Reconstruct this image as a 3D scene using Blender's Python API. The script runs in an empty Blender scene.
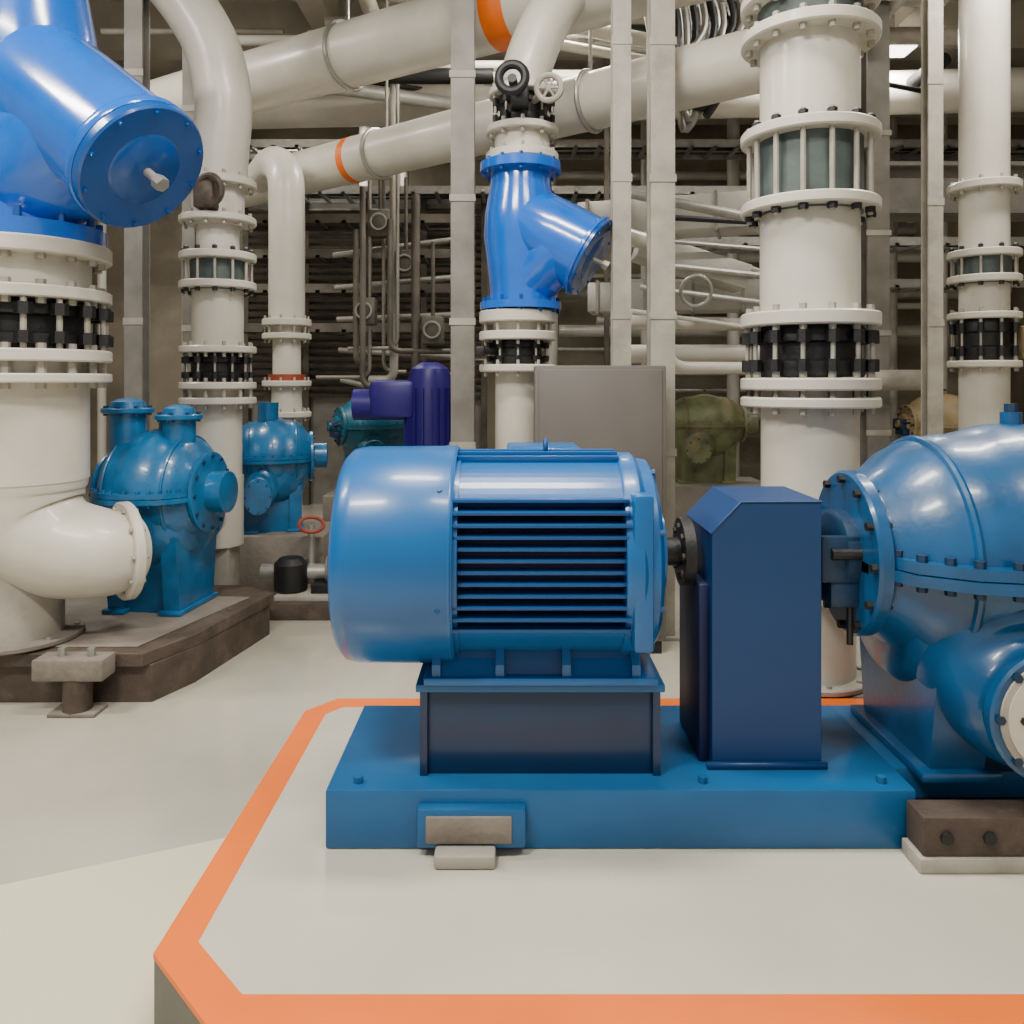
import bpy, bmesh, math, random
from mathutils import Vector, Matrix, Quaternion
random.seed(7)
V=Vector
# ---------------------------------------------------------------- materials
def mat(name,col,rough=0.5,metal=0.0,var=0.12,scale=6.0,bump=0.0,coat=0.0,dirt=None,dirt_amt=0.0,emit=None):
    m=bpy.data.materials.new(name); m.use_nodes=True
    nt=m.node_tree; b=nt.nodes['Principled BSDF']
    b.inputs['Roughness'].default_value=rough; b.inputs['Metallic'].default_value=metal
    b.inputs['Coat Weight'].default_value=coat; b.inputs['Coat Roughness'].default_value=0.12
    tc=nt.nodes.new('ShaderNodeTexCoord')
    n=nt.nodes.new('ShaderNodeTexNoise'); n.inputs['Scale'].default_value=scale; n.inputs['Detail'].default_value=6
    nt.links.new(tc.outputs['Object'],n.inputs['Vector'])
    r=nt.nodes.new('ShaderNodeValToRGB')
    r.color_ramp.elements[0].position=0.3; r.color_ramp.elements[1].position=0.7
    r.color_ramp.elements[0].color=(*[c*(1-var) for c in col],1)
    r.color_ramp.elements[1].color=(*[min(1,c*(1+var)) for c in col],1)
    nt.links.new(n.outputs['Fac'],r.inputs['Fac'])
    out=r.outputs['Color']
    if dirt:
        n2=nt.nodes.new('ShaderNodeTexNoise'); n2.inputs['Scale'].default_value=scale*0.6; n2.inputs['Detail'].default_value=10; n2.inputs['Roughness'].default_value=0.7
        nt.links.new(tc.outputs['Object'],n2.inputs['Vector'])
        mr=nt.nodes.new('ShaderNodeMapRange'); mr.inputs[1].default_value=0.5; mr.inputs[2].default_value=0.72
        mr.inputs[3].default_value=0; mr.inputs[4].default_value=dirt_amt
        nt.links.new(n2.outputs['Fac'],mr.inputs[0])
        mx=nt.nodes.new('ShaderNodeMixRGB'); mx.inputs[2].default_value=(*dirt,1)
        nt.links.new(mr.outputs[0],mx.inputs[0]); nt.links.new(out,mx.inputs[1]); out=mx.outputs[0]
    nt.links.new(out,b.inputs['Base Color'])
    if bump:
        bp=nt.nodes.new('ShaderNodeBump'); bp.inputs['Strength'].default_value=bump; bp.inputs['Distance'].default_value=0.01
        n3=nt.nodes.new('ShaderNodeTexNoise'); n3.inputs['Scale'].default_value=scale*8
        nt.links.new(tc.outputs['Object'],n3.inputs['Vector'])
        nt.links.new(n3.outputs['Fac'],bp.inputs['Height']); nt.links.new(bp.outputs[0],b.inputs['Normal'])
    if emit:
        b.inputs['Emission Color'].default_value=(*emit[0],1); b.inputs['Emission Strength'].default_value=emit[1]
    return m
M=dict(
 motor=mat('motor_blue_paint',(0.001,0.095,0.31),0.34,0,0.06,4,0.03,0.25),
 fin=mat('motor_fin_paint',(0.001,0.060,0.21),0.4,0,0.06,4),
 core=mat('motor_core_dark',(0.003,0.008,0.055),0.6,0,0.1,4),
 base=mat('baseplate_blue_paint',(0.003,0.090,0.25),0.45,0,0.12,3,0.04,0.1,(0.015,0.14,0.29),0.35),
 navy=mat('stand_shaded_blue',(0.0006,0.020,0.068),0.32,0,0.1,3,0.0,0.2),  # dark blue taken darker, putting the stand front's shade into the colour
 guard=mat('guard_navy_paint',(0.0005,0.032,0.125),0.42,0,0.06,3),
 pump=mat('pump_blue_paint',(0.002,0.062,0.175),0.33,0,0.25,5,0.08,0.3),
 pumpl=mat('pump_light_blue_paint',(0.005,0.11,0.27),0.33,0,0.25,8,0.12,0.35),
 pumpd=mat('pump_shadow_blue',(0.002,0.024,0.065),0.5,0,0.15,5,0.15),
 valve=mat('strainer_bright_blue',(0.0005,0.115,0.56),0.2,0,0.08,5,0.03,0.8),
 valved=mat('strainer_deep_blue',(0.0005,0.065,0.29),0.25,0,0.08,5,0.03,0.4),
 purple=mat('purple_blue_paint',(0.020,0.010,0.17),0.4,0,0.1,4),
 cream=mat('cream_pipe_paint',(0.57,0.54,0.465),0.38,0,0.07,3,0.04,0.1,(0.40,0.36,0.29),0.3),
 creamd=mat('aged_cream_paint',(0.35,0.325,0.275),0.5,0,0.15,6,0.1,0,(0.14,0.11,0.08),0.5),
 joint=mat('grey_green_joint',(0.085,0.11,0.105),0.45,0.2,0.25,8),
 steel=mat('galvanised_steel',(0.34,0.33,0.30),0.42,0.5,0.15,12),
 post=mat('steel_post_paint',(0.20,0.185,0.16),0.5,0.2,0.2,5,0.1),
 black=mat('black_cast_iron',(0.010,0.010,0.011),0.5,0.1,0.3,10,0.2),
 rust=mat('rusty_brown',(0.070,0.050,0.038),0.7,0.1,0.35,6,0.3,0,(0.20,0.16,0.125),0.6),
 conc=mat('grey_concrete',(0.17,0.147,0.122),0.85,0,0.2,4,0.4,0,(0.32,0.29,0.24),0.5),
 plinth=mat('plinth_cream_epoxy',(0.49,0.47,0.39),0.24,0,0.08,1.2,0.02,0.2,(0.56,0.54,0.42),0.6),
 plside=mat('plinth_side_grey',(0.10,0.097,0.085),0.6,0,0.15,4,0.1),
 orange=mat('orange_safety_paint',(0.74,0.135,0.0),0.5,0,0.06,3,0.02),
 floor=mat('floor_epoxy',(0.40,0.38,0.31),0.17,0,0.14,0.9,0.02,0.3,(0.28,0.262,0.205),0.55),
 lane=mat('walkway_cream_paint',(0.60,0.57,0.41),0.22,0,0.06,1.0,0.02,0.2),
 wall=mat('wall_tan',(0.24,0.205,0.15),0.9,0,0.35,0.9,0.2,0,(0.42,0.375,0.30),0.7),
 ceil=mat('ceiling_concrete',(0.38,0.35,0.295),0.9,0,0.3,1.0,0.3),
 tray=mat('cable_tray_brown',(0.085,0.073,0.056),0.6,0.3,0.3,5),
 duct=mat('duct_light',(0.50,0.48,0.43),0.45,0.3,0.15,3),
 cab=mat('cabinet_taupe',(0.115,0.103,0.092),0.5,0,0.08,3),
 green=mat('olive_green_paint',(0.14,0.16,0.07),0.5,0,0.4,6,0,0,(0.34,0.25,0.15),0.6),
 yellow=mat('ochre_paint',(0.34,0.26,0.14),0.5,0,0.3,6,0,0,(0.15,0.1,0.06),0.6),
 red=mat('red_paint',(0.24,0.04,0.015),0.5,0,0.2,6),
 teal=mat('teal_paint',(0.006,0.095,0.15),0.45,0,0.2,6),
 lamp=mat('lamp_diffuser',(0.9,0.9,0.85),0.5,0,0.01,3,emit=((1,0.95,0.88),6.0)),
)
# ---------------------------------------------------------------- builder
def frame(ax):
    ax=V(ax).normalized()
    up=V((0,0,1)) if abs(ax.z)<0.95 else V((1,0,0))
    u=ax.cross(up).normalized(); w=u.cross(ax).normalized()
    return u,w,ax
class B:
    def __init__(s,name): s.n=name; s.v=[]; s.f=[]; s.m=[]; s.mats=[]
    def mi(s,m):
        if m not in s.mats: s.mats.append(m)
        return s.mats.index(m)
    def add(s,vs,fs,m):
        o=len(s.v); k=s.mi(m); s.v+= [V(p) for p in vs]
        for f in fs: s.f.append([i+o for i in f]); s.m.append(k)
    def box(s,c,d,m,bev=0.0,R=None,seg=2):
        bm=bmesh.new(); bmesh.ops.create_cube(bm,size=1)
        for p in bm.verts: p.co=V((p.co.x*d[0],p.co.y*d[1],p.co.z*d[2]))
        if bev>0: bmesh.ops.bevel(bm,geom=bm.edges[:],offset=bev,segments=seg,affect='EDGES',profile=0.5)
        bm.verts.index_update()
        vs=[((R@p.co) if R else p.co)+V(c) for p in bm.verts]
        fs=[[q.index for q in f.verts] for f in bm.faces]; bm.free(); s.add(vs,fs,m)
    def bb(s,x0,x1,y0,y1,z0,z1,m,bev=0.0):
        s.box(((x0+x1)/2,(y0+y1)/2,(z0+z1)/2),(x1-x0,y1-y0,z1-z0),m,bev)
    def lathe(s,prof,o,ax,m,seg=40,caps=True,sx=1,sy=1):
        u,w,a=frame(ax); o=V(o); vs=[];fs=[]
        for (r,t) in prof:
            for i in range(seg):
                an=2*math.pi*i/seg
                vs.append(o+a*t+u*(r*math.cos(an)*sx)+w*(r*math.sin(an)*sy))
        for j in range(len(prof)-1):
            for i in range(seg):
                k=(i+1)%seg; fs.append([j*seg+i,j*seg+k,(j+1)*seg+k,(j+1)*seg+i])
        if caps:
            fs.append(list(range(seg))[::-1]); fs.append([(len(prof)-1)*seg+i for i in range(seg)])
        s.add(vs,fs,m)
    def cyl(s,p0,p1,r,m,seg=28,r2=None):
        p0=V(p0);p1=V(p1); s.lathe([(r,0),(r if r2 is None else r2,(p1-p0).length)],p0,p1-p0,m,seg)
    def tube(s,pts,r,m,seg=32,caps=True):
        pts=[V(p) for p in pts]; n=len(pts)
        rs=r if isinstance(r,(list,tuple)) else [r]*n
        T=[]
        for i in range(n):
            a=pts[max(0,i-1)];b=pts[min(n-1,i+1)]; T.append((b-a).normalized())
        u,w,_=frame(T[0]); vs=[];fs=[]
        for i in range(n):
            if i>0:
                q=T[i-1].rotation_difference(T[i]); u=q@u; w=q@w
            for j in range(seg):
                an=2*math.pi*j/seg; vs.append(pts[i]+u*(rs[i]*math.cos(an))+w*(rs[i]*math.sin(an)))
        for i in range(n-1):
            for j in range(seg):
                k=(j+1)%seg; fs.append([i*seg+j,i*seg+k,(i+1)*seg+k,(i+1)*seg+j])
        if caps: fs.append(list(range(seg))[::-1]); fs.append([(n-1)*seg+j for j in range(seg)])
        s.add(vs,fs,m)
    def prism(s,poly,a0,a1,m,axis='y'):
        def mk(p,a):
            return {'y':V((p[0],a,p[1])),'z':V((p[0],p[1],a)),'x':V((a,p[0],p[1]))}[axis]
        n=len(poly); vs=[mk(p,a0) for p in poly]+[mk(p,a1) for p in poly]
        fs=[list(range(n)),[n+i for i in range(n)][::-1]]
        for i in range(n): k=(i+1)%n; fs.append([i,i+n,k+n,k])
        s.add(vs,fs,m)
    def bolts(s,c,ax,rb,n,l,rr,m,off=0.0):
        u,w,a=frame(ax); c=V(c)
        for i in range(n):
            an=2*math.pi*(i+off)/n; p=c+u*(rb*math.cos(an))+w*(rb*math.sin(an))
            s.lathe([(rr,-l/2),(rr,l/2)],p,a,m,6)
    def flange(s,c,ax,r,th,m,n=12,bm=None,br=None,proud=0.03):
        a=V(ax).normalized(); c=V(c); e=min(0.008,th*0.2)
        s.lathe([(r-e,-th/2),(r,-th/2+e),(r,th/2-e),(r-e,th/2)],c,a,m,48)
        if bm: s.bolts(c,a,r*0.87,n,th+2*proud,br or r*0.06,bm)
    def torus(s,c,ax,R,r,m,seg=36,s2=10):
        u,w,a=frame(ax); c=V(c); vs=[];fs=[]
        for i in range(seg):
            an=2*math.pi*i/seg; d=u*math.cos(an)+w*math.sin(an)
            for j in range(s2):
                b=2*math.pi*j/s2; vs.append(c+d*(R+r*math.cos(b))+a*(r*math.sin(b)))
        for i in range(seg):
            for j in range(s2):
                i2=(i+1)%seg;j2=(j+1)%s2; fs.append([i*s2+j,i2*s2+j,i2*s2+j2,i*s2+j2])
        s.add(vs,fs,m)
    def xform(s,Mx,start=0):
        for i in range(start,len(s.v)): s.v[i]=Mx@s.v[i]
    def make(s,ang=35):
        me=bpy.data.meshes.new(s.n); me.from_pydata([tuple(p) for p in s.v],[],s.f)
        for m in s.mats: me.materials.append(M[m])
        me.polygons.foreach_set('material_index',s.m)
        bm=bmesh.new(); bm.from_mesh(me); bmesh.ops.recalc_face_normals(bm,faces=bm.faces[:]); bm.to_mesh(me); bm.free()
        me.polygons.foreach_set('use_smooth',[True]*len(me.polygons))
        me.set_sharp_from_angle(angle=math.radians(ang)); me.update()
        ob=bpy.data.objects.new(s.n,me); bpy.context.collection.objects.link(ob); return ob
def smooth_path(ctrl,n=10):
    c=[V(p) for p in ctrl]; c=[c[0]*2-c[1]]+c+[c[-1]*2-c[-2]]; out=[]
    for i in range(1,len(c)-2):
        p0,p1,p2,p3=c[i-1:i+3]
        for k in range(n):
            t=k/n; out.append(0.5*((2*p1)+(-p0+p2)*t+(2*p0-5*p1+4*p2-p3)*t*t+(-p0+3*p1-3*p2+p3)*t**3))
    out.append(c[-2]); return out
def fillet(ctrl,rad,n=8):
    c=[V(p) for p in ctrl]; out=[c[0]]
    for i in range(1,len(c)-1):
        a=(c[i-1]-c[i]).normalized(); b=(c[i+1]-c[i]).normalized()
        p=c[i]+a*rad; q=c[i]+b*rad
        for k in range(n+1):
            t=k/n; out.append(p*(1-t)**2+c[i]*2*t*(1-t)+q*t*t)
    out.append(c[-1]); return out
FZ=-0.2
# ---------------------------------------------------------------- room
b=B('floor'); b.bb(-8,8,-2,13,-0.4,FZ,'floor'); b.make()
b=B('walkway_marking'); b.prism([(-7.9,-1.9),(7.9,-1.9),(7.9,1.84),(-0.71,1.84),(-0.94,2.08),(-0.94,3.02),(-7.9,0.05)],FZ,FZ+0.003,'lane','z'); b.make()
b=B('wall_back'); b.bb(-8,8,13,13.2,FZ,6,'wall'); b.make()
b=B('wall_left'); b.bb(-8.2,-8,-2,13,FZ,6,'wall'); b.make()
b=B('wall_right'); b.bb(8,8.2,-2,13,FZ,6,'wall'); b.make()
b=B('ceiling'); b.bb(-8.2,8.2,-2,13.2,6,6.2,'ceil'); b.make()
b=B('ceiling_beams')
for y in (1.5,4.3,7.0,9.7,12.2): b.bb(-8,8,y-0.18,y+0.18,5.45,6,'ceil')
for x in (-5.5,-2.2,1.2,4.6): b.bb(x-0.14,x+0.14,-2,13,5.6,6,'ceil')
b.make()
# ---------------------------------------------------------------- plinth
def off(poly,d):
    n=len(poly); out=[]
    for i in range(n):
        p0=V(poly[i-1]);p1=V(poly[i]);p2=V(poly[(i+1)%n])
        e1=(p1-p0).normalized(); e2=(p2-p1).normalized()
        n1=V((-e1.y,e1.x)); n2=V((-e2.y,e2.x)); bi=(n1+n2).normalized()
        out.append(tuple(p1+bi*(d/max(0.3,bi.dot(n1)))))
    return out
PL=[(-0.70,1.85),(4.2,1.85),(4.2,3.76),(-0.82,3.76),(-0.935,3.62),(-0.935,2.09)]
b=B('equipment_plinth')
b.prism(PL,FZ,-0.012,'plside','z'); b.prism(PL,-0.012,0.0,'plinth','z')
PI=off(PL,0.128); n=len(PL)
vs=[(p[0],p[1],0.003) for p in PL]+[(p[0],p[1],0.003) for p in PI]
b.add(vs,[[i,(i+1)%n,n+(i+1)%n,n+i] for i in range(n)],'orange')
b.prism(off(PL,-0.002),-0.012,0.0025,'orange','z')
b.prism(off(PL,0.10),0.0,0.0032,'plinth','z')
b.make()
# ---------------------------------------------------------------- baseplate
b=B('pump_baseplate')
b.bb(-0.596,1.29,2.55,3.22,0.0035,0.193,'base',0.008)
b.bb(1.28,2.7,2.70,3.22,0.0035,0.193,'base',0.008)
for x in (-0.5,0.62,1.2): b.lathe([(0.016,0),(0.016,0.02)],(x,2.60,0.193),(0,0,1),'base',6)
b.bb(-0.30,0.045,2.505,2.552,0.03,0.155,'base',0.012)
b.bb(-0.27,0.0,2.495,2.51,0.05,0.135,'conc',0.006)
b.bb(-0.24,-0.05,2.44,2.51,0.0035,0.045,'creamd',0.01)
b.make()
b=B('drain_box')
b.bb(1.235,1.75,2.42,2.54,0.0035,0.05,'creamd',0.006); b.bb(1.25,1.9,2.43,2.54,0.05,0.17,'rust',0.006)
for x in (1.32,1.45,1.58): b.cyl((x,2.42,0.11),(x,2.435,0.11),0.02,'black',8)
b.bb(1.30,2.2,2.545,2.69,0.0035,0.10,'black',0.006)
b.make()
# ---------------------------------------------------------------- motor stand
b=B('motor_stand')
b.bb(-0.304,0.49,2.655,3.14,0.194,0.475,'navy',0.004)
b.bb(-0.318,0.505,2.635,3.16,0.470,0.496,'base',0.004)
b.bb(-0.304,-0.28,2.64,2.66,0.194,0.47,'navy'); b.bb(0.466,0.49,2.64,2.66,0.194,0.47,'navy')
b.make()
# ---------------------------------------------------------------- motor
AY,AZ=2.87,0.885
b=B('electric_motor')
b.lathe([(0.05,-0.59),(0.30,-0.59),(0.345,-0.582),(0.368,-0.56),(0.376,-0.52),(0.378,-0.2),(0.372,-0.19),(0.30,-0.19)],(0,AY,AZ),(1,0,0),'motor',72)
b.torus((-0.2,AY,AZ),(1,0,0),0.374,0.006,'motor',64,8)
for rr in (0.1,0.16,0.22,0.28): b.torus((-0.592,AY,AZ),(1,0,0),rr,0.006,'core',40,6)
for i in range(6):
    an=i*math.pi/3+0.3; b.lathe([(0.009,0),(0.007,0.006)],(-0.235,AY+0.377*math.cos(an),AZ+0.377*math.sin(an)),(0,math.cos(an),math.sin(an)),'fin',8)
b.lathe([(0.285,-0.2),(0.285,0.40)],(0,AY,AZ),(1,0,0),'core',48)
Rf=0.352
nf=12
for i in range(nf):
    z=-0.185+i*0.41/(nf-1)
    yo=min(0.335,math.sqrt(max(0,(Rf+0.02)**2-z*z)))
    yi=0.12
    for sg in (-1,1):
        y0,y1=sorted((AY+sg*yi,AY+sg*yo))
        b.bb(-0.2,0.38,y0,y1,AZ+z-0.0055,AZ+z+0.0055,'fin',0.002)
for (a0,a1) in ((40,140),(215,325)):
    pts=[];N=24
    for k in range(N+1):
        an=math.radians(a0+(a1-a0)*k/N); pts.append((AY+0.345*math.cos(an),AZ+0.345*math.sin(an)))
    for k in range(N,-1,-1):
        an=math.radians(a0+(a1-a0)*k/N); pts.append((AY+0.28*math.cos(an),AZ+0.28*math.sin(an)))
    for k in range(N):
        quad=[pts[k],pts[k+1],pts[2*N-k],pts[2*N+1-k]]
        b.prism(quad,-0.2,0.38,'motor','x')
for k in range(5):
    an=math.radians(74+8*k); c=V((0.09,AY+0.352*math.cos(an),AZ+0.352*math.sin(an)))
    b.box(c,(0.56,0.03,0.009),'motor',0.002,Matrix.Rotation(an,3,'X'))
b.lathe([(0.30,0.36),(0.350,0.365),(0.355,0.375),(0.355,0.42),(0.345,0.432),(0.335,0.44),(0.33,0.475),(0.31,0.49),(0.16,0.50),(0.15,0.53),(0.06,0.535)],(0,AY,AZ),(1,0,0),'motor',72)
b.lathe([(0.30,-0.2),(0.352,-0.2),(0.352,-0.175),(0.30,-0.175)],(0,AY,AZ),(1,0,0),'motor',72)
b.bolts((0.44,AY,AZ),(1,0,0),0.32,8,0.10,0.011,'fin',0.5)
b.cyl((0.53,AY,AZ),(0.598,AY,AZ),0.05,'black')
b.bb(0.385,0.45,AY-0.345,AY-0.26,AZ-0.25,AZ+0.25,'motor',0.012)
b.bb(-0.02,0.26,AY+0.12,AY+0.42,AZ+0.16,AZ+0.36,'motor',0.012)
b.torus((0.12,AY,AZ+0.375),(1,0,0),0.025,0.008,'fin',20,8)
b.bb(-0.29,0.48,2.62,3.12,0.497,0.522,'motor',0.005)
b.prism([(2.66,0.52),(3.08,0.52),(3.0,0.66),(2.74,0.66)],-0.19,0.40,'fin','x')
for x in (-0.25,-0.04,0.18,0.41):
    b.prism([(2.635,0.52),(3.10,0.52),(3.10,0.56),(3.0,0.70),(2.74,0.70),(2.635,0.56)],x-0.014,x+0.014,'motor','x')
b.prism([(2.64,0.52),(3.10,0.52),(3.02,0.60),(2.72,0.60)],-0.24,-0.02,'motor','x')
b.prism([(2.64,0.52),(3.10,0.52),(3.02,0.60),(2.72,0.60)],0.17,0.42,'motor','x')
b.make()
# ---------------------------------------------------------------- coupling guard
b=B('coupling_guard')
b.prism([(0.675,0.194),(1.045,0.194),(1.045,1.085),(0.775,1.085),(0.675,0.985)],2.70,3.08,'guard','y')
b.bb(0.64,0.676,2.74,3.06,0.194,0.80,'core',0.004)  # near-black box paints in the shade on the guard's left side
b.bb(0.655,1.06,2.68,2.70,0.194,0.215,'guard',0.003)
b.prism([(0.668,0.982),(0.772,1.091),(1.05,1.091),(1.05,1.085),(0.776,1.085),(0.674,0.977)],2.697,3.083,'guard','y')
ob=b.make(); mod=ob.modifiers.new('bev','BEVEL'); mod.width=0.004; mod.segments=2
b=B('shaft_coupling')
b.cyl((0.60,AY,AZ),(0.638,AY,AZ),0.12,'black',32)
for i in range(8):
    an=i*math.pi/4; b.cyl((0.592,AY+0.09*math.cos(an),AZ+0.09*math.sin(an)),(0.61,AY+0.09*math.cos(an),AZ+0.09*math.sin(an)),0.012,'tray',6)
b.make()
# ---------------------------------------------------------------- pump
def pump(name,loc,rotz=0.0,sc=1.0,base_z=0.193,vm='pump',xs=1.0,big=False):
    b=B(name)
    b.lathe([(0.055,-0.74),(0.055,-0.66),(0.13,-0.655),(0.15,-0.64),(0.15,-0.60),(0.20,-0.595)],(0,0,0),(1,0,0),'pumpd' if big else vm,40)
    prof=[(0.10,-0.60),(0.28,-0.60),(0.29,-0.59),(0.29,-0.555),(0.27,-0.54),(0.30,-0.50),(0.365,-0.43),(0.405,-0.34),(0.42,-0.26),(0.42,-0.21),(0.435,-0.15),(0.455,-0.08),(0.46,0),(0.455,0.08),(0.435,0.15),(0.42,0.21),(0.42,0.26),(0.405,0.34),(0.365,0.43),(0.30,0.5),(0.27,0.54),(0.29,0.555),(0.29,0.59),(0.28,0.60),(0.12,0.60)]
    b.lathe(prof,(0,0,0.0),(1,0,0),vm,64)
    b.lathe([(0.20,0.60),(0.15,0.62),(0.15,0.8),(0.1,0.82),(0.05,0.82)],(0,0,0),(1,0,0),vm,32)
    b.bolts((-0.575,0,0),(1,0,0),0.26,12,0.09,0.015,'black')
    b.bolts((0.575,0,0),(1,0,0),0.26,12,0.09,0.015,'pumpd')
    out=[(-0.60,-0.2),(-0.52,-0.36),(-0.38,-0.45),(-0.16,-0.50),(0.16,-0.50),(0.38,-0.45),(0.52,-0.36),(0.60,-0.2)]
    poly=out+[(-x,-y) for (x,y) in out]
    b.prism(poly,-0.035,0.0,vm,'z'); b.prism([(x*0.985,y*0.985) for x,y in poly],0.004,0.04,vm,'z')
    nn=len(poly)
    for i in range(nn):
        p=V(poly[i]);q=V(poly[(i+1)%nn])
        for t in (0.0,0.5):
            c=p.lerp(q,t)*0.95; b.lathe([(0.017,-0.055),(0.017,0.062)],(c.x,c.y,0),(0,0,1),vm if vm!='pump' else 'pumpd',6)
    for x in (-0.34,0.34): b.torus((x,0,0),(1,0,0),0.40,0.016,vm,48,8)
    b.box((-0.64,0,-0.12),(0.12,0.26,0.1),'pumpd',0.02)
    for sg in (-1,1): b.box((-0.66,sg*0.12,0.0),(0.14,0.03,0.16),'pumpd',0.008)
    b.cyl((-0.70,-0.14,0.02),(-0.58,-0.14,0.02),0.02,'black',10)
    b.cyl((-0.62,-0.10,-0.30),(-0.62,-0.10,0.1),0.012,'black',8)
    b.cyl((0,0,0.44),(0,0,0.50),0.035,vm,12); b.cyl((0,0,0.5),(0,0,0.53),0.022,'pumpd',6)
    r1=0.185 if big else 0.16
    if big: ctl=[(-0.04,0.12,-0.16),(-0.08,-0.03,-0.20),(-0.13,-0.18,-0.28),(-0.165,-0.34,-0.37),(-0.175,-0.46,-0.385)]
    else: ctl=[(-0.02,0.15,-0.10),(-0.06,-0.02,-0.16),(-0.12,-0.18,-0.25),(-0.19,-0.34,-0.35),(-0.21,-0.46,-0.385)]
    pts=smooth_path(ctl,8); n=len(pts); r0=0.43 if big else 0.40
    rs=[r0-(r0-r1)*min(1,(i/(n-1))*1.04)**1.4 for i in range(n)]
    b.tube(pts,rs,vm,44)
    fc=V((ctl[-1][0],-0.485,ctl[-1][2]-0.003)); 
    b.flange(fc,(0,1,0),0.20,0.045,vm,8,'pumpd',0.014,0.01)
    if big:
        b.lathe([(0.175,-0.03),(0.175,-0.022)],fc,(0,1,0),'creamd',40)
        b.lathe([(0.155,-0.034),(0.155,-0.028)],fc,(0,1,0),'cream',40)
        b.bolts(fc+V((0,-0.03,0)),(0,1,0),0.11,6,0.02,0.012,'black')
    pts=smooth_path([(0.05,0.0,-0.12),(0.05,0.3,-0.2),(0.05,0.55,-0.22)],6)
    b.tube(pts,[0.36-0.16*i/(len(pts)-1) for i in range(len(pts))],vm,36)
    b.flange((0.05,0.56,-0.22),(0,1,0),0.26,0.05,vm,10,'steel',0.016)
    b.lathe([(0.14,-0.50),(0.28,-0.46),(0.38,-0.34),(0.43,-0.15),(0.44,0),(0.43,0.15),(0.38,0.34),(0.28,0.46),(0.14,0.50)],(0,0.02,-0.14),(1,0,0),vm,52)
    zb=(base_z-loc[2])/sc
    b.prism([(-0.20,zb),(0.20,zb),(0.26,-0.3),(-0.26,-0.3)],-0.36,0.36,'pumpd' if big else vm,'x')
    for x in (-0.33,0.33):
        b.prism([(-0.24,zb),(0.24,zb),(0.30,-0.3),(-0.30,-0.3)],x-0.09,x+0.09,vm,'x')
        b.box((x,0,zb+0.016),(0.26,0.56,0.03),vm,0.005)
    S=Matrix.Diagonal((sc*xs,sc,sc,1))
    b.xform(Matrix.Translation(V(loc))@Matrix.Rotation(rotz,4,'Z')@S)
    return b
b=pump('centrifugal_pump',(1.79,AY,AZ),big=True); b.cyl((1.05,AY,AZ),(1.07,AY,AZ),0.055,'steel'); b.make()
# ---------------------------------------------------------------- riser pieces
def riser(name,x,y,r,items,m='cream',fr=None,n=12):
    fr=fr or r*1.42; b=B(name)
    for it in items:
        if it[0]=='p': b.cyl((x,y,it[1]),(x,y,it[2]),it[3] if len(it)>3 else r,m,48)
        elif it[0]=='f': b.flange((x,y,it[1]),(0,0,1),fr,it[2],m,n,'creamd',r*0.075,0.03)
        elif it[0]=='j':
            z0,z1=it[1],it[2]
            b.cyl((x,y,z0),(x,y,z1),r*1.06,'joint',48)
            b.flange((x,y,z0+0.035),(0,0,1),fr,0.055,m,n); b.flange((x,y,z1-0.035),(0,0,1),fr,0.055,m,n)
            for i in range(n):
                an=2*math.pi*(i+0.5)/n; px=x+fr*0.87*math.cos(an);py=y+fr*0.87*math.sin(an)
                b.cyl((px,py,z0-0.03),(px,py,z1+0.03),r*0.055,'creamd',8)
                b.cyl((px,py,z0-0.02),(px,py,z0+0.01),r*0.1,'black',6); b.cyl((px,py,z1-0.01),(px,py,z1+0.02),r*0.1,'black',6)
    return b
def bvalve(name,x,y,z0,z1,r,side=(1,0),act=True,n=12):
    b=B(name); h=z1-z0; s=V((side[0],side[1],0)).normalized()
    b.lathe([(r*1.02,0),(r*1.08,h*0.1),(r*1.08,h*0.3),(r*0.96,h*0.35),(r*0.96,h*0.65),(r*1.08,h*0.7),(r*1.08,h*0.9),(r*1.02,h)],(x,y,z0),(0,0,1),'black',48)
    for i in range(n):
        an=2*math.pi*(i+0.5)/n; px=x+r*1.2*math.cos(an);py=y+r*1.2*math.sin(an)
        b.cyl((px,py,z0),(px,py,z1),r*0.045,'creamd',8)
        for zz in (z0+h*0.22,z1-h*0.22): b.cyl((px,py,zz-h*0.12),(px,py,zz+h*0.12),r*0.12,'black',6)
    if act:
        c=V((x,y,(z0+z1)/2)); b.cyl(c+s*r,c+s*r*1.75,r*0.12,'black',16)
        b.box(c+s*r*1.85,(r*0.35,r*0.35,r*0.4),'black',r*0.05)
    return b
x,y,r=1.505,4.05,0.24
b=riser('pipe_riser',x,y,r,[('p',3.20,4.6),('f',3.40,0.06),('f',3.22,0.06),('p',2.75,3.2),('j',2.33,2.76),('p',1.83,2.34),('f',1.80,0.07),('f',1.48,0.06),('p',0.70,1.5,0.235),('f',1.39,0.05)],'cream',0.335,14)
b.cyl((x,y,3.22),(x,y,3.40),r*1.05,'joint',40)
b.tube(fillet([(x,y,0.75),(x,y,0.60),(x+0.10,y-0.40,0.60)],0.14,8),0.2,'cream',44)
b.tube([(x,y,0.62),(x,y,0.02)],0.22,'cream',44)
b.flange((x,y,0.02),(0,0,1),0.29,0.03,'creamd',8,'steel',0.014,0.012)
b.bb(x-0.32,x+0.32,y-0.27,y+0.32,FZ,0.004,'conc',0.01)
b.make()
bvalve('butterfly_valve',x,y,1.515,1.765,0.25,(1,0.3),False,14).make()
x,y,r=3.57,6.05,0.17
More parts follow.
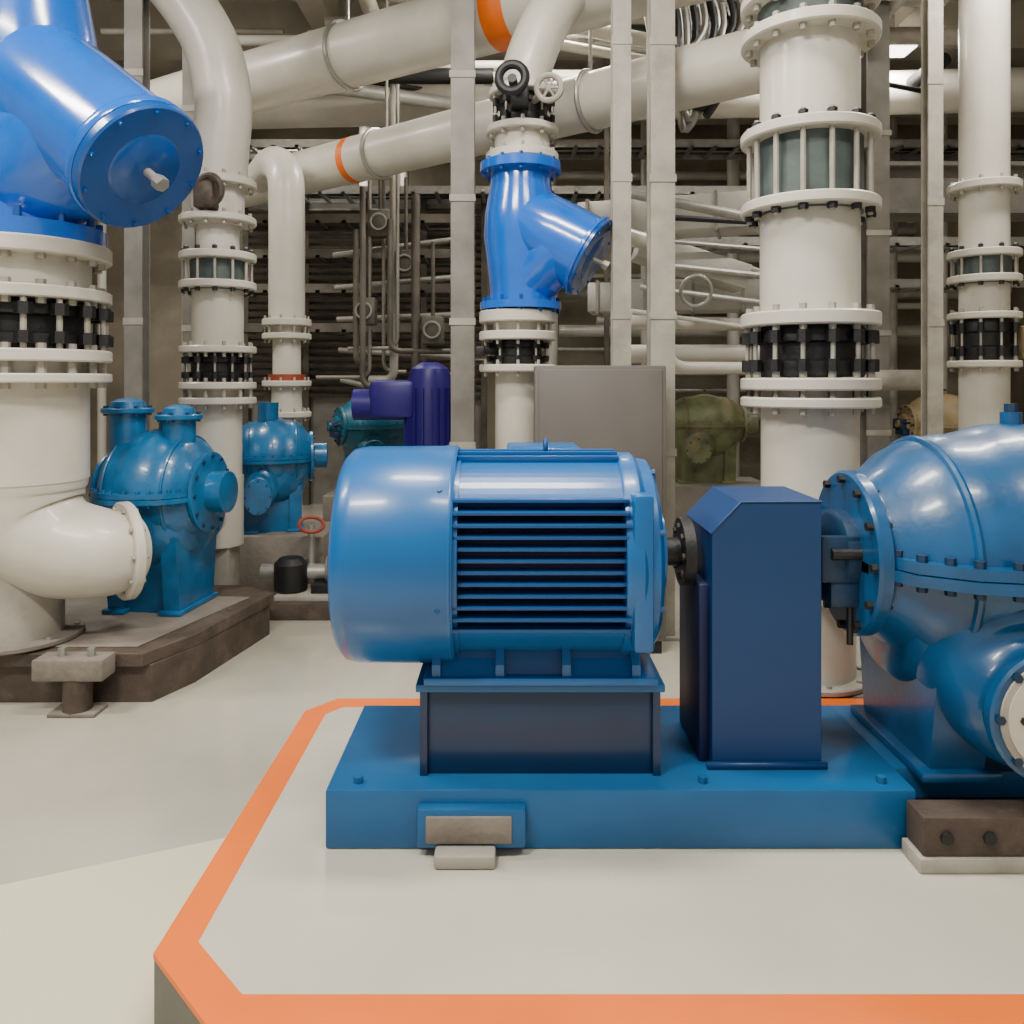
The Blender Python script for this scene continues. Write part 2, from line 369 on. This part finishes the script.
b=riser('pipe_riser',x,y,r,[('p',2.4,5.2),('f',2.95,0.06),('j',2.22,2.48),('p',1.95,2.24),('f',1.98,0.05),('f',1.62,0.05),('p',FZ,1.65)],'cream',0.25,10); b.make()
b=bvalve('butterfly_valve',x,y,1.65,1.955,0.18,(1,0),True,10); b.box((x+0.3,y-0.1,1.78),(0.2,0.25,0.25),'yellow',0.03); b.make()
# --- left near riser
x,y,r=-2.72,4.42,0.345
b=riser('pipe_riser',x,y,r,[('f',2.20,0.085),('p',1.94,2.18,0.355),('f',1.96,0.065),('f',1.63,0.065),('f',1.51,0.05),('p',0.95,1.64)],'cream',0.46,16)
pts=smooth_path([(x,y,1.0),(x,y,0.85),(x+0.06,y,0.69),(x+0.22,y,0.58),(x+0.44,y+0.03,0.54),(x+0.53,y+0.16,0.53)],8)
n=len(pts); b.tube(pts,[0.345-0.135*(i/(n-1))**1.3 for i in range(n)],'cream',44)
b.flange((x+0.53,y+0.11,0.535),(0.72,0.69,0),0.275,0.055,'cream',10,'creamd',0.014,0.015)
b.cyl((x,y,0.079),(x,y,0.6),0.22,'creamd',24); b.flange((x,y,0.095),(0,0,1),0.32,0.03,'conc',6,'steel',0.014,0.01)
b.make()
bvalve('butterfly_valve',x,y,1.665,1.925,0.355,(-1,-0.3),False,16).make()
# --- strainers
def strainer(name,x,y,z0,z1,r,bd,bl,br,oz=0.66):
    b=B(name); h=z1-z0; bd=V(bd).normalized()
    b.lathe([(r*1.3,0),(r*1.3,h*0.05),(r*1.0,h*0.06),(r*0.98,h*0.14),(r*1.06,h*0.3),(r*1.18,h*0.5),(r*1.15,h*0.66),(r*0.98,h*0.85),(r*0.95,h*0.93),(r*1.3,h*0.94),(r*1.3,h)],(x,y,z0),(0,0,1),'valve',52)
    for zz in (z0+h*0.03,z1-h*0.03): b.bolts((x,y,zz),(0,0,1),r*1.17,12,h*0.11,r*0.06,'valved')
    o=V((x,y,z0+h*oz)); e=o+bd*bl; L=bl
    b.lathe([(br*0.85,-0.05),(br*0.98,L*0.25),(br*1.0,L*0.5),(br*1.0,L*0.90)],o,bd,'valve',52)
    b.lathe([(br*1.06,L*0.90),(br*1.08,L*0.91),(br*1.08,L*0.94),(br*1.06,L*0.95)],o,bd,'valve',52)
    b.lathe([(br*1.06,L*0.955),(br*1.06,L*0.99),(br*1.03,L*1.0)],o,bd,'valved',52)
    b.lathe([(br*0.6,L*1.0),(br*0.55,L*1.01),(br*0.1,L*1.015)],o,bd,'valved',40)
    b.bolts(o+bd*L*0.95,bd,br*0.96,10,L*0.13,br*0.04,'valved')
    b.cyl(e,e+bd*br*0.38,br*0.07,'steel',10); b.cyl(e+bd*br*0.3,e+bd*br*0.45,br*0.12,'steel',6)
    c0=V((x,y,z0+h*0.16)); c1=o+bd*L*0.60
    b.tube([c0,c0.lerp(c1,0.25),c0.lerp(c1,0.5),c0.lerp(c1,0.75),c1],[r*0.9,r*0.98,r*1.0,br*0.95,br*0.88],'valve',40)
    return b
strainer('y_strainer',-2.72,4.42,2.245,3.98,0.335,(0.74,-0.30,-0.60),1.15,0.33,0.585).make()
strainer('y_strainer',0.06,5.5,1.98,2.98,0.215,(0.84,-0.25,-0.50),0.58,0.265,0.62).make()
# --- centre riser
x,y,r=0.04,5.5,0.155
b=riser('pipe_riser',x,y,r,[('f',1.93,0.08),('f',1.80,0.06),('f',1.58,0.05),('p',FZ,1.57,0.155),('p',1.8,1.93,0.17)],'cream',0.265,10)
b.flange((0.07,y,3.02),(0,0,1),0.25,0.06,'cream',10,'creamd',0.014)
b.cyl((0.07,y,3.02),(0.07,y,3.22),0.19,'cream'); b.flange((0.07,y,3.20),(0,0,1),0.25,0.05,'cream',10,'creamd',0.014)
b.flange((0.08,y,3.46),(0,0,1),0.24,0.05,'cream',10,'creamd',0.014)
b.tube(smooth_path([(0.08,y,3.44),(0.10,y,3.62),(0.22,y+0.05,3.95),(0.40,y+0.15,4.25),(0.50,5.80,4.32)],8),0.17,'cream',36)
b.make()
bvalve('butterfly_valve',x,y,1.61,1.77,0.17,(-0.8,-0.6),True,10).make()
b=bvalve('gear_valve',0.08,y,3.228,3.432,0.17,(0.2,-1),False,10)
b.torus((-0.0,y-0.42,3.42),(0.15,1,0),0.085,0.03,'black',30,10); b.cyl((0,y-0.42,3.42),(0.04,y-0.12,3.36),0.03,'black',12); b.box((0.05,y-0.22,3.36),(0.12,0.14,0.14),'black',0.02)
b.torus((0.24,y-0.3,3.40),(0.15,1,0.1),0.08,0.02,'creamd',30,8); b.cyl((0.24,y-0.3,3.40),(0.12,y-0.1,3.36),0.025,'creamd',12)
for i in range(3):
    an=i*math.pi/3; d=V((math.cos(an),0,math.sin(an)))*0.08; b.cyl(V((0.24,y-0.3,3.4))-d,V((0.24,y-0.3,3.4))+d,0.008,'creamd',8)
b.make()
# --- second left riser
x,y,r=-2.15,5.85,0.18
b=riser('pipe_riser',x,y,r,[('f',2.93,0.06),('f',2.66,0.05),('p',2.62,2.95,0.185),('j',2.15,2.43),('p',2.4,2.66,0.15),('p',1.70,2.18),('f',1.72,0.05),('f',1.46,0.05),('p',0.75,1.48,0.17),('f',1.35,0.05)],'cream',0.27,12)
b.tube(smooth_path([(x,y,2.9),(x+0.02,y,3.2),(x+0.04,y,3.55),(x-0.05,y,3.95),(x-0.3,y,4.35),(x-0.65,y,4.7)],8),0.2,'cream',36)
b.tube([(x,y,0.8),(x,y,0.3)],0.18,'cream',36); b.tube([(x,y,0.5),(x-0.08,y-0.28,0.55)],0.15,'cream',30)
b.bb(x-0.12,x+0.12,y-0.12,y+0.12,FZ,0.3,'creamd',0.01)
b.torus((x+0.05,y-0.3,2.82),(0.3,1,0.1),0.1,0.022,'rust',26,8); b.box((x,y-0.22,2.80),(0.14,0.16,0.2),'rust',0.02)
b.make()
bvalve('butterfly_valve',x,y,1.49,1.69,0.19,(1,-0.3),False,12).make()
# --- third left riser
x,y,r=-1.97,7.0,0.13
b=riser('pipe_riser',x,y,r,[('f',2.0,0.06),('f',1.88,0.05),('p',1.5,2.1,0.12),('f',1.47,0.05),('p',0.9,1.45,0.13),('f',1.2,0.05)],'cream',0.21,10)
b.cyl((x,y,1.49),(x,y,1.55),0.16,'red',24)
b.tube(smooth_path([(-2.55,8.1,3.55),(-2.2,7.4,3.5),(-2.0,7.05,3.3),(-1.97,7.0,2.95),(x,y,2.4),(x,y,2.0)],8),0.155,'cream',32)
b.cyl((x,y,FZ),(x,y,0.95),0.12,'cream')
b.make()
# ---------------------------------------------------------------- headers
def band(b,p,q,t,r,m,w=0.10):
    p=V(p);q=V(q); c=p.lerp(q,t); d=(q-p).normalized(); b.cyl(c-d*w,c+d*w,r*1.012,m,36)
b=B('overhead_header_pipe'); p,q=(-3.6,8.25,4.32),(2.6,4.55,4.32); b.tube([p,q],0.27,'cream',40); band(b,p,q,0.575,0.27,'orange')
for t in (0.35,0.8):
    c=V(p).lerp(V(q),t); b.torus(c,V(q)-V(p),0.28,0.02,'steel',32,8); b.cyl(c+V((0,0,0.27)),(c.x,c.y,5.44),0.015,'steel',8)
b.make()
b=B('overhead_header_pipe'); p,q=(-3.3,8.85,3.55),(1.9,5.1,3.62); b.tube([p,q],0.21,'cream',40); band(b,p,q,0.35,0.21,'orange',0.04)
for t in (0.4,0.75):
    c=V(p).lerp(V(q),t); b.torus(c,V(q)-V(p),0.22,0.02,'steel',32,8); b.cyl(c+V((0.02,0.3,0.2)),(c.x+0.02,c.y+0.3,5.44),0.015,'steel',8)
b.make()
b=B('overhead_header_pipe'); b.tube([(-6,10.2,4.9),(7,9.3,4.9)],0.25,'cream',32); b.make()
b=B('overhead_header_pipe'); b.tube([(2.1,4.6,4.4),(2.6,7.5,4.0),(5.5,11,3.8)],0.14,'cream',32); b.make()
# ---------------------------------------------------------------- posts
def post(x,y,w,z1,z0=FZ,m='post'):
    b=B('steel_post'); t=w*0.14
    b.bb(x-w/2,x+w/2,y-w/2,y-w/2+t,z0,z1,m); b.bb(x-w/2,x+w/2,y+w/2-t,y+w/2,z0,z1,m); b.bb(x-t/2,x+t/2,y-w/2+t,y+w/2-t,z0,z1,m)
    b.bb(x-w*0.8,x+w*0.8,y-w*0.8,y+w*0.8,z0,z0+0.02,m)
    for z in (1.0,1.9,2.8,3.7): b.bb(x-w*0.56,x+w*0.56,y-w*0.54,y-w*0.5,z,z+0.05,'creamd')
    b.make()
post(-0.36,5.9,0.17,5.44); post(0.72,5.3,0.12,5.44,FZ,'creamd'); post(0.99,5.33,0.16,5.44,FZ,'creamd')
post(3.15,6.0,0.11,5.44,FZ,'creamd'); post(-2.74,5.85,0.13,5.44); post(-2.65,6.6,0.1,5.44); post(3.3,7.3,0.2,5.44,FZ,'post')
# ---------------------------------------------------------------- cabinet
b=B('electrical_cabinet'); b.bb(0.14,0.955,4.95,5.2,FZ+0.08,1.59,'cab',0.01); b.bb(0.16,0.93,4.97,5.18,FZ,FZ+0.08,'black'); b.bb(0.165,0.93,4.938,4.952,FZ+0.12,1.565,'cab',0.006)
b.bb(0.86,0.88,4.92,4.94,0.75,0.95,'steel',0.004); b.make()
# ---------------------------------------------------------------- left pump, pad
b=B('pump_foundation')
b.prism([(-5.0,4.20),(-1.90,4.22),(-1.78,4.5),(-1.62,5.35),(-1.85,5.55),(-5.0,5.6)],FZ,0.0,'rust','z')
b.prism([(-5.0,4.17),(-1.93,4.18),(-1.78,4.5),(-1.60,5.38),(-1.85,5.58),(-5.0,5.65)],0.0,0.07,'rust','z')
b.prism([(-5.0,4.25),(-2.0,4.28),(-1.72,5.25),(-5.0,5.5)],0.07,0.078,'conc','z')
ob=b.make(); md=ob.modifiers.new('b','BEVEL'); md.width=0.015; md.segments=2
b=B('pipe_support'); b.bb(-2.42,-2.06,4.02,4.165,-0.02,0.09,'conc',0.012); b.cyl((-2.22,4.09,FZ),(-2.22,4.09,-0.02),0.07,'rust',20); b.bb(-2.34,-2.10,4.02,4.16,FZ,FZ+0.02,'conc',0.004)
b.cyl((-2.30,4.09,0.09),(-2.30,4.09,0.13),0.02,'steel',6); b.cyl((-2.15,4.09,0.09),(-2.15,4.09,0.13),0.02,'steel',6)
b.make()
b=pump('centrifugal_pump',(-2.21,5.06,0.80),-0.12,0.86,0.079,'pumpl',0.64)
for (px,py,pz,pr) in ((-2.40,5.0,1.31,0.11),(-2.08,5.0,1.27,0.10)):
    b.cyl((px,py,1.05),(px,py,pz),pr,'pumpl',24); b.flange((px,py,pz),(0,0,1),pr*1.4,0.035,'pumpl',8,'pumpd',0.012,0.012)
    b.lathe([(pr,0),(pr*0.9,0.04),(pr*0.5,0.06)],(px,py,pz+0.015),(0,0,1),'pumpl',24)
b.make()
b=B('electric_motor'); b.lathe([(0.05,0),(0.2,0),(0.22,0.02),(0.22,0.5),(0.18,0.55)],(-3.75,4.9,0.42),(1,0,0),'motor',40)
for i in range(12):
    an=i*math.pi/6; b.box((-3.45,4.9+0.22*math.cos(an),0.42+0.22*math.sin(an)),(0.4,0.03,0.01),'motor',0,Matrix.Rotation(an,3,'X'))
b.bb(-3.7,-3.3,4.72,5.08,0.079,0.25,'motor',0.01); b.make()
b=pump('centrifugal_pump',(-1.93,6.45,0.88),0.3,0.70,0.30,'pumpl',0.75); b.cyl((-1.95,6.4,1.1),(-1.95,6.4,1.32),0.08,'pumpl',20); b.make()
b=B('pump_foundation'); b.bb(-2.35,-1.45,6.15,6.80,FZ,0.299,'conc',0.01); b.make()
b=pump('centrifugal_pump',(-1.35,8.0,1.05),0.5,0.66,0.40,'teal'); b.make()
b=B('pump_foundation'); b.bb(-1.8,-0.9,7.6,8.4,FZ,0.399,'conc',0.01); b.make()
b=B('booster_skid')
b.bb(-1.75,-1.0,5.65,6.10,FZ,-0.08,'rust',0.01); b.bb(-1.70,-1.05,5.7,6.05,-0.08,-0.04,'creamd',0.006)
b.tube(fillet([(-1.85,5.92,0.08),(-0.95,5.92,0.08),(-0.95,6.4,0.08),(-0.95,6.4,0.7)],0.12),0.06,'steel',18)
b.lathe([(0.05,0),(0.12,0.01),(0.12,0.2),(0.08,0.24)],(-1.62,5.86,-0.04),(0,0,1),'black',24)
b.lathe([(0.05,0),(0.10,0.01),(0.10,0.28),(0.06,0.32)],(-1.36,5.86,0.12),(1,0,0),'conc',24)
for x in (-1.55,-1.25,-1.1): b.flange((x,5.92,0.08),(1,0,0),0.10,0.03,'creamd',6,'black',0.01,0.01)
b.bb(-1.45,-1.15,5.76,5.98,-0.04,0.03,'black',0.006)
b.cyl((-1.5,5.98,0.08),(-1.5,5.98,0.42),0.025,'steel',10); b.torus((-1.5,5.98,0.42),(0.2,-0.5,1),0.09,0.014,'red',24,8)
b.make()
b=B('vertical_motor')
b.cyl((-0.74,7.2,FZ),(-0.74,7.2,0.7),0.2,'conc',24); b.lathe([(0.24,0.7),(0.24,0.75),(0.20,0.78),(0.20,1.5),(0.17,1.60),(0.08,1.66)],(-0.74,7.2,0),(0,0,1),'purple',36)
for i in range(18):
    an=i*math.pi/9; b.box((-0.74+0.21*math.cos(an),7.2+0.21*math.sin(an),1.12),(0.05,0.01,0.62),'purple',0,Matrix.Rotation(an,3,'Z'))
b.box((-1.06,7.2,1.33),(0.4,0.34,0.34),'purple',0.05); b.cyl((-1.42,7.2,1.28),(-0.8,7.2,1.28),0.14,'purple'); b.make()
b=pump('centrifugal_pump',(2.0,8.3,1.05),0.0,0.66,0.45,'green'); b.make()
b=B('pump_foundation'); b.bb(1.5,2.6,7.9,8.7,FZ,0.449,'conc',0.01); b.make()
b=pump('centrifugal_pump',(3.95,7.3,1.1),0.0,0.6,0.5,'yellow'); b.make()
b=B('pump_foundation'); b.bb(3.45,4.5,6.9,7.7,FZ,0.499,'conc',0.01); b.make()
# ---------------------------------------------------------------- cable trays / racks
def tray(x0,x1,y,z,w=0.5,m='tray'):
    b=B('cable_tray')
    b.bb(x0,x1,y-w/2,y-w/2+0.02,z,z+0.1,m); b.bb(x0,x1,y+w/2-0.02,y+w/2,z,z+0.1,m)
    n=int((x1-x0)/0.3)
    for i in range(n): b.bb(x0+i*0.3,x0+i*0.3+0.05,y-w/2,y+w/2,z,z+0.03,m)
    for k in range(6):
        yy=y-w/2+0.06+k*(w-0.12)/5
        pts=[(x0+(x1-x0)*t/10,yy+random.uniform(-0.015,0.015),z+0.06+random.uniform(0,0.03)) for t in range(11)]
        b.tube(pts,0.018,random.choice(['black','creamd','tray','black']),8)
    b.make()
for z in (2.05,2.5,2.9,3.3): tray(-3.45,-0.55,9.4,z)
for z in (3.9,4.5): tray(-7,7,10.6,z,0.6,'steel')
for z in (2.6,3.1,3.6): tray(1.25,6.3,9.8,z,0.6,'steel')
b=B('rack_frame')
for x in (-3.52,-0.48,1.15,6.4):
    for yy in (9.1,9.72): b.bb(x-0.03,x+0.03,yy-0.03,yy+0.03,FZ,5.4,'tray')
b.make()
b=B('pipe_bundle')
for i in range(18):
    z=0.9+i*0.22+random.uniform(-0.05,0.05); r=random.choice([0.03,0.05,0.09,0.07]); y=12.2+random.uniform(-0.3,0.3)
    x0=random.uniform(-0.3,2.0); x1=random.uniform(4,7.5)
    b.tube([(x0,y,z),(x1,y,z)],r,random.choice(['creamd','duct','cream','steel']),16)
for i in range(14):
    x=random.uniform(-7,7); b.tube([(x,11.6,FZ),(x,11.6,5.4)],random.choice([0.04,0.06,0.09]),random.choice(['creamd','duct','cream']),16)
b.make()
b=B('louvred_screen')
for i in range(26): b.box((-2.0,10.9,1.3+i*0.1),(3.2,0.06,0.05),'tray',0,Matrix.Rotation(0.6,3,'X'))
for x in (-3.62,-2.8,-2.0,-1.2,-0.38): b.bb(x-0.04,x+0.04,10.86,10.98,FZ,4.0,'tray')
b.bb(-3.62,-0.38,10.99,11.02,FZ,4.0,'post')
b.make()
b=B('process_lines')
for i in range(9):
    x=random.uniform(-1.75,-0.65); y=random.uniform(7.8,8.8); z0=random.uniform(1.3,2.2); z1=random.uniform(2.8,5.4)
    p=[(x,y,z1),(x,y,z0),(x+random.uniform(-.9,.9),y+0.1,z0)]
    b.tube(fillet(p,0.12,6),random.choice([0.02,0.03,0.045]),random.choice(['black','tray','post','creamd']),12)
for (x,y,z) in ((-1.5,8.2,2.2),(-1.1,8.3,2.7),(-0.8,8.1,2.0),(-1.35,8.2,3.1)):
    b.box((x,y,z),(0.22,0.15,0.28),'tray',0.02); b.cyl((x,y,z),(x,y,z+0.9),0.02,'tray',8); b.torus((x,y-0.12,z),(0,1,0),0.08,0.012,'post',20,6)
for i in range(5): 
    z=1.5+0.33*i; b.tube([(-1.9,8.9-0.1*i,z),(-0.5,8.5,z+random.uniform(-.5,.5))],0.03,'post',12)
b.make()
b=B('ventilation_duct')
for (c,L,a,s) in (((1.75,7.6,3.05),2.2,-18,0.32),((2.1,8.2,2.35),2.6,-12,0.30)):
    R=Matrix.Rotation(math.radians(a),3,'Z'); b.box(c,(L,0.5,s),'duct',0.01,R)
    for k in range(6): b.box(V(c)+R@V((-L/2+0.1+k*(L-0.2)/5,0,0)),(0.03,0.54,s+0.04),'steel',0,R)
b.box((1.6,7.2,2.55),(1.0,0.4,0.22),'duct',0.01,Matrix.Rotation(0.3,3,'Y')); b.make()
b=B('branch_pipework')
b.tube([(0.9,6.6,2.70),(2.9,8.6,2.55)],0.07,'cream',20); b.tube([(0.9,6.8,2.0),(3.0,8.2,2.05)],0.06,'cream',20)
b.tube([(0.9,6.4,3.0),(2.4,6.4,2.7)],0.04,'steel',16); b.tube(fillet([(1.25,6.5,4.6),(1.25,6.5,1.6),(2.8,6.9,1.6)],0.2),0.05,'cream',20)
b.tube([(1.0,7.5,1.75),(2.6,7.4,1.75)],0.08,'cream',20); b.tube([(2.1,7,1.5),(3.6,7,1.5)],0.09,'creamd',20)
for k in range(5): b.tube([(1.0+0.1*k,6.9,2.1+0.2*k),(2.5,7.0,1.9+0.24*k)],0.02+0.006*(k%3),random.choice(['cream','black','steel']),10)
b.torus((1.45,6.3,2.2),(0,1,0.2),0.12,0.015,'steel',24,8)
b.make()
b=B('flexible_hose')
for k in range(12):
    p=[(1.0+0.05*k,6.2,4.9),(1.05+0.07*k,6.1,4.2),(1.3+random.uniform(-.18,.18),6.0,3.55+random.uniform(-.25,.3)),(1.6+random.uniform(-.12,.12),6.1,3.95),(1.85,6.2,4.7)]
    b.tube(smooth_path(p,8),0.03,'black' if k%2 else 'steel',10)
b.make()
b=B('suspended_conduits')
for i in range(34):
    x=random.uniform(-4,5); y=random.uniform(6.5,10); z=random.uniform(4.65,5.1); a=random.choice([0,0,math.pi/2,0.4]); L=random.uniform(1,3)
    d=V((math.cos(a),math.sin(a),0))*L/2
    b.tube([V((x,y,z))-d,V((x,y,z))+d],random.choice([0.03,0.05,0.08]),random.choice(['creamd','duct','cream','black']),14)
b.make()
b=B('steel_beam')
b.bb(2.4,7.9,7.9,8.05,3.15,3.6,'post'); b.bb(2.4,7.9,7.75,8.2,3.12,3.16,'post'); b.bb(2.4,7.9,7.75,8.2,3.58,3.62,'post'); b.make()
# ---------------------------------------------------------------- lights
def lamp(x,y,z,sx,sy,e,col=(1,0.95,0.87)):
    b=B('ceiling_light'); b.bb(x-sx/2,x+sx/2,y-sy/2,y+sy/2,z,z+0.05,'steel'); b.bb(x-sx/2+.02,x+sx/2-.02,y-sy/2+.02,y+sy/2-.02,z-0.01,z,'lamp')
    for dx in (-0.5,0.5): b.cyl((x+dx,y,z+0.05),(x+dx,y,5.9),0.008,'steel',6)
    b.make()
    l=bpy.data.lights.new('ceiling_light_source','AREA'); l.shape='RECTANGLE'; l.size=sx; l.size_y=sy; l.energy=e; l.color=col
    o=bpy.data.objects.new('ceiling_light_source',l); o.location=(x,y,z-0.03); bpy.context.collection.objects.link(o)
for (x,y,e) in ((-1.6,0.6,260),(1.6,0.8,115),(-4.2,2.6,220),(0.0,3.0,185),(-4.4,6.3,175),(0.2,7.6,190),(3.6,5.0,150),(3.8,9.0,190),(-2.5,10.8,120)):
    lamp(x,y,5.2,1.4,0.35,e)
w=bpy.data.worlds.new('room_ambient'); bpy.context.scene.world=w; w.use_nodes=True
w.node_tree.nodes['Background'].inputs[0].default_value=(1,0.95,0.88,1); w.node_tree.nodes['Background'].inputs[1].default_value=0.62
# ---------------------------------------------------------------- camera
c=bpy.data.cameras.new('camera'); c.sensor_width=36; c.lens=36*800/1024; c.shift_y=-132/1024; c.clip_start=0.05
o=bpy.data.objects.new('camera',c); o.location=(0,0,1.5); o.rotation_euler=(math.radians(90),0,0)
bpy.context.collection.objects.link(o); bpy.context.scene.camera=o
